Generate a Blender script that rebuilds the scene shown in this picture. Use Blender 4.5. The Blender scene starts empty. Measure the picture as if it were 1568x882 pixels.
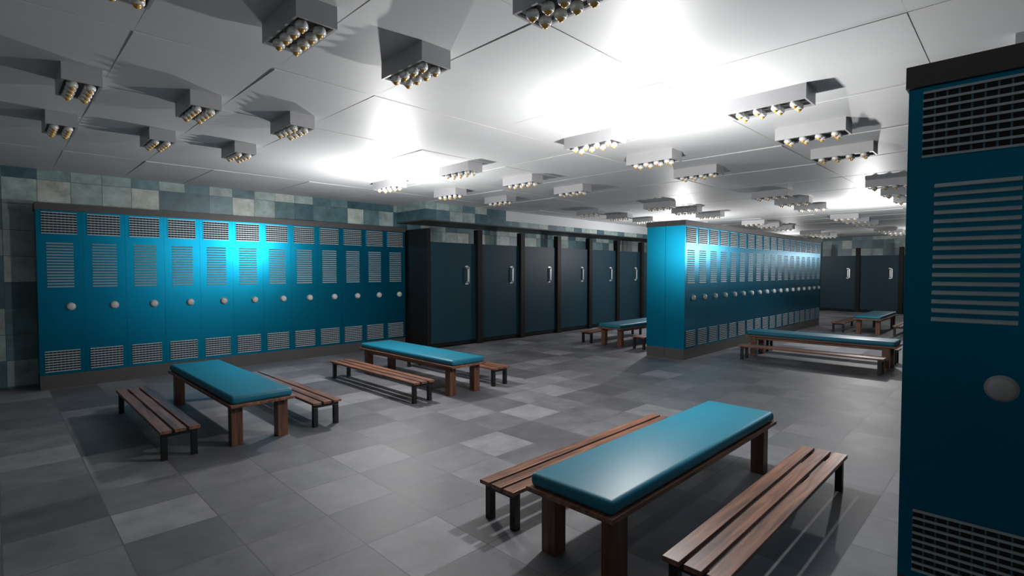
import bpy, math, random
from math import pi, sin, cos
from mathutils import Vector, Matrix
random.seed(7)
sc = bpy.context.scene
COL = bpy.context.collection

# ------------------------------------------------------------------ node helpers
def new_mat(name):
    m = bpy.data.materials.new(name); m.use_nodes = True
    nt = m.node_tree
    b = nt.nodes.get('Principled BSDF')
    return m, nt, b
def setp(b, col=None, rough=None, metal=None, spec=None, coat=None):
    if col is not None: b.inputs['Base Color'].default_value = (*col, 1)
    if rough is not None: b.inputs['Roughness'].default_value = rough
    if metal is not None: b.inputs['Metallic'].default_value = metal
    if spec is not None: b.inputs['Specular IOR Level'].default_value = spec
    if coat is not None: b.inputs['Coat Weight'].default_value = coat
def N(nt, t, **kw):
    n = nt.nodes.new(t)
    for k, v in kw.items(): setattr(n, k, v)
    return n
def math_n(nt, op, a, b=None, c=None):
    n = N(nt, 'ShaderNodeMath', operation=op)
    for i, x in enumerate((a, b, c)):
        if x is None: continue
        if isinstance(x, (int, float)): n.inputs[i].default_value = x
        else: nt.links.new(x, n.inputs[i])
    return n.outputs[0]
def noisy(name, col, rough, metal=0.0, var=0.12, scale=8.0, bump=0.0, spec=0.5, coat=None):
    """painted / plain surface with slight procedural mottling"""
    m, nt, b = new_mat(name); setp(b, col, rough, metal, spec, coat)
    tc = N(nt, 'ShaderNodeTexCoord')
    no = N(nt, 'ShaderNodeTexNoise'); no.inputs['Scale'].default_value = scale; no.inputs['Detail'].default_value = 4
    nt.links.new(tc.outputs['Object'], no.inputs['Vector'])
    cr = N(nt, 'ShaderNodeValToRGB')
    cr.color_ramp.elements[0].position = .3; cr.color_ramp.elements[1].position = .7
    cr.color_ramp.elements[0].color = (*[c*(1-var) for c in col], 1)
    cr.color_ramp.elements[1].color = (*[min(1, c*(1+var)) for c in col], 1)
    nt.links.new(no.outputs['Fac'], cr.inputs[0]); nt.links.new(cr.outputs[0], b.inputs['Base Color'])
    if bump:
        bp = N(nt, 'ShaderNodeBump'); bp.inputs['Strength'].default_value = bump; bp.inputs['Distance'].default_value = .01
        nt.links.new(no.outputs['Fac'], bp.inputs['Height']); nt.links.new(bp.outputs[0], b.inputs['Normal'])
    return m
def wood(name, c1, c2, axis, rough=.35):
    m, nt, b = new_mat(name); setp(b, c1, rough)
    tc = N(nt, 'ShaderNodeTexCoord'); mp = N(nt, 'ShaderNodeMapping')
    s = [22, 22, 22]; s[axis] = 1.6
    mp.inputs['Scale'].default_value = s
    no = N(nt, 'ShaderNodeTexNoise'); no.inputs['Scale'].default_value = 1.6; no.inputs['Detail'].default_value = 6; no.inputs['Distortion'].default_value = .6
    nt.links.new(tc.outputs['Object'], mp.inputs[0]); nt.links.new(mp.outputs[0], no.inputs['Vector'])
    cr = N(nt, 'ShaderNodeValToRGB'); e = cr.color_ramp.elements
    e[0].position = .32; e[1].position = .7; e[0].color = (*c1, 1); e[1].color = (*c2, 1)
    nt.links.new(no.outputs['Fac'], cr.inputs[0]); nt.links.new(cr.outputs[0], b.inputs['Base Color'])
    bp = N(nt, 'ShaderNodeBump'); bp.inputs['Strength'].default_value = .15; bp.inputs['Distance'].default_value = .004
    nt.links.new(no.outputs['Fac'], bp.inputs['Height']); nt.links.new(bp.outputs[0], b.inputs['Normal'])
    return m
def tiles(name, ua, va, size, off, grout_w, ramp, grout, rough, mott=.15, nscale=5., bump=.3, rand_rough=0., sv=1.0):
    """square tiles on the plane of world axes ua/va; ramp = list of (pos, colour)"""
    m, nt, b = new_mat(name); setp(b, (.5, .5, .5), rough)
    g = N(nt, 'ShaderNodeNewGeometry'); sp = N(nt, 'ShaderNodeSeparateXYZ'); nt.links.new(g.outputs['Position'], sp.inputs[0])
    U = math_n(nt, 'DIVIDE', math_n(nt, 'SUBTRACT', sp.outputs[ua], off[0]), size)
    V = math_n(nt, 'DIVIDE', math_n(nt, 'SUBTRACT', sp.outputs[va], off[1]), size*sv)
    cu, cv = math_n(nt, 'FLOOR', U), math_n(nt, 'FLOOR', V)
    fu, fv = math_n(nt, 'SUBTRACT', U, cu), math_n(nt, 'SUBTRACT', V, cv)
    def edge(f): return math_n(nt, 'MINIMUM', f, math_n(nt, 'SUBTRACT', 1.0, f))
    ed = math_n(nt, 'MINIMUM', edge(fu), edge(fv))
    mask = math_n(nt, 'LESS_THAN', ed, grout_w/size/2)
    cb = N(nt, 'ShaderNodeCombineXYZ'); nt.links.new(cu, cb.inputs[0]); nt.links.new(cv, cb.inputs[1])
    wn = N(nt, 'ShaderNodeTexWhiteNoise', noise_dimensions='3D'); nt.links.new(cb.outputs[0], wn.inputs['Vector'])
    cr = N(nt, 'ShaderNodeValToRGB'); cr.color_ramp.interpolation = 'LINEAR'
    els = cr.color_ramp.elements
    while len(els) < len(ramp): els.new(.5)
    for e, (p, c) in zip(els, ramp): e.position = p; e.color = (*c, 1)
    nt.links.new(wn.outputs['Value'], cr.inputs[0])
    # per-tile shifted mottling
    ad = N(nt, 'ShaderNodeVectorMath', operation='MULTIPLY_ADD')
    nt.links.new(wn.outputs['Color'], ad.inputs[0]); ad.inputs[1].default_value = (9, 9, 9); nt.links.new(g.outputs['Position'], ad.inputs[2])
    no = N(nt, 'ShaderNodeTexNoise'); no.inputs['Scale'].default_value = nscale; no.inputs['Detail'].default_value = 7; no.inputs['Roughness'].default_value = .65
    nt.links.new(ad.outputs[0], no.inputs['Vector'])
    mr = N(nt, 'ShaderNodeMapRange'); mr.inputs['From Min'].default_value = .3; mr.inputs['From Max'].default_value = .7
    mr.inputs['To Min'].default_value = 1-mott; mr.inputs['To Max'].default_value = 1+mott
    nt.links.new(no.outputs['Fac'], mr.inputs['Value'])
    mx = N(nt, 'ShaderNodeMix', data_type='RGBA', blend_type='MULTIPLY'); mx.inputs[0].default_value = 1
    nt.links.new(cr.outputs[0], mx.inputs[6]); nt.links.new(mr.outputs[0], mx.inputs[7])
    mg = N(nt, 'ShaderNodeMix', data_type='RGBA'); nt.links.new(mask, mg.inputs[0]); nt.links.new(mx.outputs[2], mg.inputs[6]); mg.inputs[7].default_value = (*grout, 1)
    nt.links.new(mg.outputs[2], b.inputs['Base Color'])
    h = math_n(nt, 'MULTIPLY_ADD', no.outputs['Fac'], .25, math_n(nt, 'SUBTRACT', 1.0, mask))
    bp = N(nt, 'ShaderNodeBump'); bp.inputs['Strength'].default_value = bump; bp.inputs['Distance'].default_value = .004
    nt.links.new(h, bp.inputs['Height']); nt.links.new(bp.outputs[0], b.inputs['Normal'])
    rr = math_n(nt, 'MULTIPLY_ADD', no.outputs['Fac'], .15, rough-.075)
    rr = math_n(nt, 'MULTIPLY_ADD', wn.outputs['Value'], rand_rough, rr)
    nt.links.new(rr, b.inputs['Roughness'])
    return m

# ------------------------------------------------------------------ materials
M_CEIL = noisy('ceiling_paint', (.64, .645, .65), .52, var=.03, scale=2.0, bump=.0)
WR = [(0., (.042, .098, .122)), (.28, (.075, .150, .175)), (.46, (.12, .215, .235)), (.54, (.24, .325, .32)), (.8, (.31, .39, .38)), (1., (.41, .455, .42))]
M_WX = tiles('wall_tiles_x', 'X', 'Z', .305, (.09, .02), .005, WR, (.06, .08, .09), .38, mott=.36, nscale=6, bump=.3)
M_WY = tiles('wall_tiles_y', 'Y', 'Z', .305, (.11, .02), .005, WR, (.06, .08, .09), .38, mott=.36, nscale=6, bump=.3)
FR = [(0., (.072, .072, .080)), (.3, (.100, .101, .110)), (.7, (.132, .133, .144)), (1., (.195, .196, .208))]
M_FLOOR = tiles('floor_tiles', 'X', 'Y', .43, (0, .16), .006, FR, (.075, .075, .083), .52, mott=.26, nscale=4.5, bump=.2, rand_rough=.08)
M_TEAL = noisy('locker_teal_paint', (.001, .172, .285), .325, metal=.92, var=.04, scale=3, spec=.5)
M_CAP = noisy('locker_dark_trim', (.045, .042, .042), .5, var=.1)
M_BLACK = noisy('vent_dark_interior', (.004, .004, .005), .8)
M_BAR = noisy('vent_bar_metal', (.38, .45, .48), .38, metal=.3, var=.05)
M_BARV = noisy('vent_divider_metal', (.05, .13, .17), .38, metal=.3, var=.05)
M_SLAT = noisy('louver_slat_metal', (.32, .40, .43), .38, metal=.5, var=.05)
M_KNOB = noisy('knob_grey_plastic', (.36, .36, .36), .45, var=.05)
M_PAD = noisy('teal_vinyl_pad', (.004, .128, .192), .47, var=.05, scale=6, spec=.4)
M_WOODX = wood('bench_wood_x', (.065, .026, .016), (.27, .12, .068), 0, .4)
M_WOODZ = wood('bench_wood_leg', (.055, .022, .013), (.18, .078, .043), 2, .4)
M_LEG = noisy('black_painted_steel', (.006, .006, .007), .4)
M_DOOR = noisy('cubicle_door_laminate', (.005, .026, .040), .5, var=.06, scale=2, spec=.25)
M_POST = noisy('cubicle_post_dark', (.006, .005, .005), .55, var=.1, spec=.2)
M_CHROME = noisy('handle_satin_metal', (.72, .72, .72), .3, metal=.5, var=.03)
M_GOLD = noisy('bulb_amber_glass', (.75, .45, .12), .3, metal=.2, var=.1)
M_CUP = noisy('bulb_reflector_white', (.82, .82, .8), .3, metal=.1, var=.03)
M_FIX = noisy('fixture_grey_metal', (.42, .42, .43), .45, metal=.1, var=.04)
M_FIXIN = noisy('fixture_dark_recess', (.04, .04, .042), .5)

# ------------------------------------------------------------------ mesh builder
class MB:
    def __init__(s): s.v = []; s.f = []; s.m = []; s.mats = []; s.sm = []
    def mi(s, mat):
        if mat not in s.mats: s.mats.append(mat)
        return s.mats.index(mat)
    def add(s, vs, fs, mat, M=None, smooth=False):
        o = len(s.v)
        for v in vs:
            v = Vector(v); s.v.append(tuple(M @ v) if M else tuple(v))
        k = s.mi(mat)
        for f in fs: s.f.append(tuple(i+o for i in f)); s.m.append(k); s.sm.append(smooth)
    def box(s, x0, x1, y0, y1, z0, z1, mat, M=None):
        vs = [(x0,y0,z0),(x1,y0,z0),(x1,y1,z0),(x0,y1,z0),(x0,y0,z1),(x1,y0,z1),(x1,y1,z1),(x0,y1,z1)]
        s.add(vs, [(0,3,2,1),(4,5,6,7),(0,1,5,4),(1,2,6,5),(2,3,7,6),(3,0,4,7)], mat, M)
    def revolve(s, prof, n, mat, M=None, smooth=True):
        """prof = [(r, h)] around +Z"""
        vs = []; fs = []
        for r, h in prof:
            for i in range(n):
                a = 2*pi*i/n; vs.append((r*cos(a), r*sin(a), h))
        for j in range(len(prof)-1):
            for i in range(n):
                k = (i+1) % n
                fs.append((j*n+i, j*n+k, (j+1)*n+k, (j+1)*n+i))
        fs.append(tuple(range(n-1, -1, -1))); fs.append(tuple((len(prof)-1)*n+i for i in range(n)))
        s.add(vs, fs, mat, M, smooth)
    def make(s, name, loc=(0,0,0), rotz=0., bevel=0.):
        me = bpy.data.meshes.new(name); me.from_pydata(s.v, [], s.f)
        for m in s.mats: me.materials.append(m)
        me.polygons.foreach_set('material_index', s.m); me.polygons.foreach_set('use_smooth', s.sm)
        me.update()
        o = bpy.data.objects.new(name, me); COL.objects.link(o)
        o.location = loc; o.rotation_euler = (0, 0, rotz)
        if bevel:
            b = o.modifiers.new('bevel', 'BEVEL'); b.width = bevel; b.segments = 2; b.limit_method = 'ANGLE'; b.angle_limit = .8
        return o
def inst(src, name, loc, rotz=0., scale=(1,1,1)):
    o = bpy.data.objects.new(name, src.data); COL.objects.link(o); o.location = loc; o.rotation_euler = (0,0,rotz); o.scale = scale
    for md in src.modifiers:
        b = o.modifiers.new(md.name, md.type)
        if md.type == 'BEVEL': b.width = md.width; b.segments = md.segments; b.limit_method = md.limit_method; b.angle_limit = md.angle_limit
    return o

# ------------------------------------------------------------------ room
ZC = 2.583; X0, X1, Y0, Y1 = -3.2, 21.6, -4.2, 8.35
def slab(name, a, mat):
    b = MB(); b.box(*a, mat); return b.make(name)
slab('floor', (X0-.1, X1+.1, Y0-.1, Y1+.1, -.1, 0), M_FLOOR)
slab('wall_left', (X0-.1, X1+.1, Y1, Y1+.1, 0, ZC+.1), M_WX)
slab('wall_right', (X0-.1, X1+.1, Y0-.1, Y0, 0, ZC+.1), M_WX)
slab('wall_far', (X1, X1+.1, Y0, Y1, 0, ZC+.1), M_WY)
slab('wall_back', (X0-.1, X0, Y0, Y1, 0, ZC+.1), M_WY)
# ceiling: base slab with suspended panels, some tilted slightly at one corner
b = MB(); b.box(X0, X1, Y0, Y1, ZC+.0005, ZC+.1, M_CEIL)
xs = [X0, -2.2, -1.5, -.83, -.15, .53, 1.22, 1.89, 3.05]
while xs[-1] < X1-.9: xs.append(xs[-1]+1.17)
xs[-1] = X1
ys = [Y0, -3.2, -2.0, -.8, .42, 1.69, 3.22, 4.3, 5.55, 6.9, Y1]
for i in range(len(xs)-1):
    for j in range(len(ys)-1):
        x0, x1, y0, y1 = xs[i], xs[i+1], ys[j], ys[j+1]
        d00 = random.choice([.001, .004, .006, .008, .010])*(.65 if x0 < 2 else 1)
        d10 = random.choice([0, 0, 0, .002]); d01 = random.choice([0, 0, 0, .002]); d11 = 0
        zb = lambda d: ZC-d
        vs = [(x0,y0,zb(d00)),(x1,y0,zb(d10)),(x1,y1,zb(d11)),(x0,y1,zb(d01)),
              (x0,y0,ZC+.02),(x1,y0,ZC+.02),(x1,y1,ZC+.02),(x0,y1,ZC+.02)]
        b.add(vs, [(0,3,2,1),(4,5,6,7),(0,1,5,4),(1,2,6,5),(2,3,7,6),(3,0,4,7)], M_CEIL)
b.make('ceiling')
# bulkhead above cubicles
b = MB(); b.box(5.356, 7.32, 7.44, Y1, 2.27, ZC, M_WX)
b.box(5.350, X1, 7.43, Y1, 2.255, 2.275, M_CAP)
b.box(7.32, X1, 7.455, Y1, 2.275, 2.38, M_WX)
b.box(7.32, X1, 7.44, Y1, 2.38, ZC, M_CEIL)
b.make('trim_bulkhead')

# ------------------------------------------------------------------ lockers
LW, LT, LD = .409, 2.152, .322
def locker_face(b, M):
    """one locker front in local coords: x right 0..LW, z up, face at y=0 looking to -y, M places it"""
    B = lambda *a: b.box(*a, M)
    # vents (top and bottom)
    for z0, z1 in ((1.805, 2.045), (.205, .438)):
        xa, xb = .045, .360
        B(xa, xb, -.002, .004, z0, z1, M_BLACK)
        B(xa-.005, xa+.002, -.006, .002, z0-.005, z1+.005, M_TEAL); B(xb-.002, xb+.005, -.006, .002, z0-.005, z1+.005, M_TEAL)
        n = 8; p = (z1-z0)/n
        for i in range(n+1):
            zc = z0+i*p; B(xa, xb, -.008, -.001, zc-.0045, zc+.0045, M_BAR)
        nc = 9; p = (xb-xa)/nc
        for i in range(1, nc):
            xc = xa+i*p; B(xc-.003, xc+.003, -.004, -.001, z0, z1, M_BARV)
    # louvre
    z0, z1 = 1.18, 1.716; xa, xb = .085, .322; n = 16; p = (z1-z0)/n
    for i in range(n):
        z = z0+i*p
        vs = [(xa, .0, z+.016), (xb, .0, z+.016), (xb, -.009, z+.002), (xa, -.009, z+.002),
              (xa, .002, z+.012), (xb, .002, z+.012), (xb, -.007, z-.001), (xa, -.007, z-.001)]
        b.add(vs, [(0,3,2,1),(4,5,6,7),(0,1,5,4),(1,2,6,5),(2,3,7,6),(3,0,4,7)], M_SLAT, M)
    # knob
    K = M @ Matrix.Translation((.285, 0, .953)) @ Matrix.Rotation(pi/2, 4, 'X')
    b.revolve([(.047, -.002), (.047, .006), (.041, .010), (.040, .024), (.036, .030), (.020, .034), (.004, .035)], 28, M_KNOB, K)
def locker_run(b, n, M, first=True):
    """body + faces, local x 0..n*LW, y 0..LD"""
    W = n*LW
    b.box(0, W, .004, LD, .165, 2.07, M_TEAL, M)
    b.box(.0, W, .006, LD, 0, .165, M_CAP, M)
    b.box(-.008, W+.008, -.012, LD, 2.07, LT, M_CAP, M)
    for i in range(n):
        Mi = M @ Matrix.Translation((i*LW, 0, 0))
        b.box(.0008, LW-.0008, 0, .01, .17, 2.066, M_TEAL, Mi)
        locker_face(b, Mi)
I = Matrix.Identity(4)
b = MB(); locker_run(b, 12, I); b.make('locker_row', (.355, 7.956, 0))
b = MB(); n = 18
locker_run(b, n, I)
locker_run(b, n, Matrix.Translation((n*LW, 2*LD+.004, 0)) @ Matrix.Rotation(pi, 4, 'Z'))
b.make('locker_row', (7.451, 3.680, 0))
b = MB(); n = 4
R = Matrix.Rotation(-pi/2, 4, 'Z')
locker_run(b, n, R)
locker_run(b, n, Matrix.Translation((2*LD+.004, -n*LW, 0)) @ Matrix.Rotation(pi/2, 4, 'Z'))
b.make('locker_row', (2.514, .333, 0))

# ------------------------------------------------------------------ padded bench + slatted bench
def rounded_box(b, hx, hy, z0, z1, r, mat, seg=5):
    import bmesh
    bm = bmesh.new(); bmesh.ops.create_cube(bm, size=1)
    for v in bm.verts: v.co = Vector((v.co.x*2*hx, v.co.y*2*hy, z0+(v.co.z+.5)*(z1-z0)))
    bmesh.ops.bevel(bm, geom=list(bm.edges), offset=r, segments=seg, affect='EDGES', profile=.5)
    bm.verts.ensure_lookup_table()
    b.add([v.co.copy() for v in bm.verts], [[v.index for v in f.verts] for f in bm.faces], mat, None, True)
    bm.free()
b = MB()
rounded_box(b, .985, .235, .338, .405, .026, M_PAD)
b.box(-1.0, 1.0, -.245, .245, .316, .340, M_WOODX)
b.box(-.93, .93, -.20, -.18, .275, .316, M_WOODX); b.box(-.93, .93, .18, .20, .275, .316, M_WOODX)
for sx in (-1, 1):
    for sy in (-1, 1):
        cx, cy = sx*.875, sy*.175; b.box(cx-.042, cx+.042, cy-.042, cy+.042, 0, .316, M_WOODZ)
PB = b.make('padded_bench', (2.78, 1.43, 0), 0, .003)
b = MB()
for i in range(3):
    c = (i-1)*.092; b.box(-.93, .93, c-.036, c+.036, .200, .222, M_WOODX)
for sx in (-1, 1):
    cx = sx*.88
    b.box(cx-.02, cx+.02, -.115, .115, .170, .200, M_LEG)
    for sy in (-1, 1):
        b.box(cx-.02, cx+.02, sy*.095-.02, sy*.095+.02, 0, .170, M_LEG)
SB = b.make('slatted_bench', (2.80, 1.98, 0), 0, .002)
inst(SB, 'slatted_bench', (2.81, .885, 0))
def grp(cx, cy, rot, d=.56):
    inst(PB, 'padded_bench', (cx, cy, 0), rot)
    for s in (-1, 1):
        dx, dy = (0, s*d) if abs(rot) < .1 else (s*d, 0)
        inst(SB, 'slatted_bench', (cx+dx, cy+dy, 0), rot)
grp(1.50, 5.27, pi/2)
grp(3.70, 5.33, pi/2)
grp(8.85, 5.33, 0)
grp(8.82, 2.20, pi/2)
grp(14.2, 2.37, 0)

# ------------------------------------------------------------------ cubicles
def cubicles(n, depth, name, loc, rot, last=True):
    b = MB(); P = 1.17
    for i in range(n+1):
        x = i*P
        if i == 0: b.box(x-.02, x+.05, -.03, .05, 0, 2.11, M_POST)
        else: b.box(x-.06, x+.06, -.07, .05, 0, 2.14, M_POST)
        b.box(x-.018, x+.018, .05, depth, .0, 1.85 if i else 2.11, M_POST)
        if i < n:
            b.box(x+.066, x+P-.066, -.018, .018, .085, 1.88, M_DOOR)
            b.box(x+.06, x+P-.06, -.006, .03, .02, .10, M_POST)
            hx = x+P-.27
            b.box(hx-.055, hx+.045, -.026, -.016, 1.44, 1.465, M_CHROME)
            b.box(hx-.055, hx+.045, -.026, -.016, 1.12, 1.145, M_CHROME)
            b.box(hx+.012, hx+.045, -.026, -.016, 1.12, 1.465, M_CHROME)
            b.box(hx-.025, hx+.0, -.062, -.045, 1.15, 1.435, M_CHROME)
            b.box(hx-.025, hx+.0, -.062, -.018, 1.15, 1.175, M_CHROME)
            b.box(hx-.025, hx+.0, -.062, -.018, 1.41, 1.435, M_CHROME)
    return b.make(name, loc, rot, .002)
cubicles(12, .97, 'changing_cubicle_row', (5.32, 7.36, 0), 0)
cubicles(8, 1.15, 'changing_cubicle_row', (20.4, 6.29, 0), -pi/2)

# ------------------------------------------------------------------ ceiling fixtures
def fixture(L, W):
    b = MB(); H = .092; t = .012
    hx, hy = W/2, L/2
    b.box(-hx, hx, -hy, hy, -.02, .02, M_FIX)
    b.box(-hx, -hx+t, -hy, hy, -H, -.02, M_FIX); b.box(hx-t, hx, -hy, hy, -H, -.02, M_FIX)
    b.box(-hx+t, hx-t, -hy, -hy+t, -H, -.02, M_FIX); b.box(-hx+t, hx-t, hy-t, hy, -H, -.02, M_FIX)
    b.box(-hx+t, hx-t, -hy+t, hy-t, -H+.012, -H+.022, M_FIXIN)
    for i in range(2):
        for j in range(4):
            x = (i-.5)*W*.44; y = (j-1.5)*(L-.05)/4
            r = .029
            M = Matrix.Translation((x, y, -H+.012)) @ Matrix.Rotation(pi, 4, 'X')
            # reflector cup with an amber lamp seated in its mouth
            b.revolve([(r*.5, -.012), (r*.85, .002), (r, .014), (r*.98, .026), (r*.8, .034), (r*.62, .036), (r*.55, .030)], 16, M_CUP, M)
            b.revolve([(r*.62, .028), (r*.58, .037), (r*.42, .045), (r*.2, .050), (.001, .051)], 12, M_GOLD, M)
    return b
FA = None; FB_ = None
for x in (-2.2, -1.55, -.25, .40, 1.05, 1.71):
    for y in (-1.2, .2, 1.40, 2.47, 4.17, 5.44):
        if FA is None: FA = fixture(.40, .19).make('ceiling_spotlight_fixture', (x, y, ZC-.010))
        else: inst(FA, 'ceiling_spotlight_fixture', (x, y, ZC-.010))
for gx in (3.81, 8.36, 12.9, 17.45):
    for k in range(3):
        x = gx+1.035*k
        for y in (-1.8, -.2, 1.28, 2.75, 4.62, 6.12):
            if FB_ is None: FB_ = fixture(.52, .21).make('ceiling_spotlight_fixture', (x, y, ZC-.010))
            else: inst(FB_, 'ceiling_spotlight_fixture', (x, y, ZC-.010))

# ------------------------------------------------------------------ lights
def pt(x, y, z, w, r=.045):
    l = bpy.data.lights.new('room_and_fill_light', 'POINT'); l.energy = w; l.shadow_soft_size = r; l.color = (1, .99, .98)
    o = bpy.data.objects.new('room_and_fill_light', l); o.location = (x, y, z); COL.objects.link(o)
for x in (3.45, 10.9, 18.3):
    for y in (2.0, 5.45):
        pt(x, y, 1.84, 132 if x < 15 else 45)
pt(-1.6, -1.8, 1.8, 18)  # unseen fill lamp added behind the camera to brighten the near lockers
w = bpy.data.worlds.new('w'); sc.world = w; w.use_nodes = True
w.node_tree.nodes['Background'].inputs[0].default_value = (.05, .055, .06, 1)

# ------------------------------------------------------------------ camera
cam = bpy.data.cameras.new('cam'); cam.sensor_width = 36; cam.lens = 789.6/1568*36; cam.clip_start = .02
co = bpy.data.objects.new('camera', cam); COL.objects.link(co)
co.location = (0, 0, 1.37); co.rotation_euler = (pi/2-.0329, 0, .782-pi/2)
sc.camera = co
sc.view_settings.view_transform = 'Standard'; sc.view_settings.look = 'None'
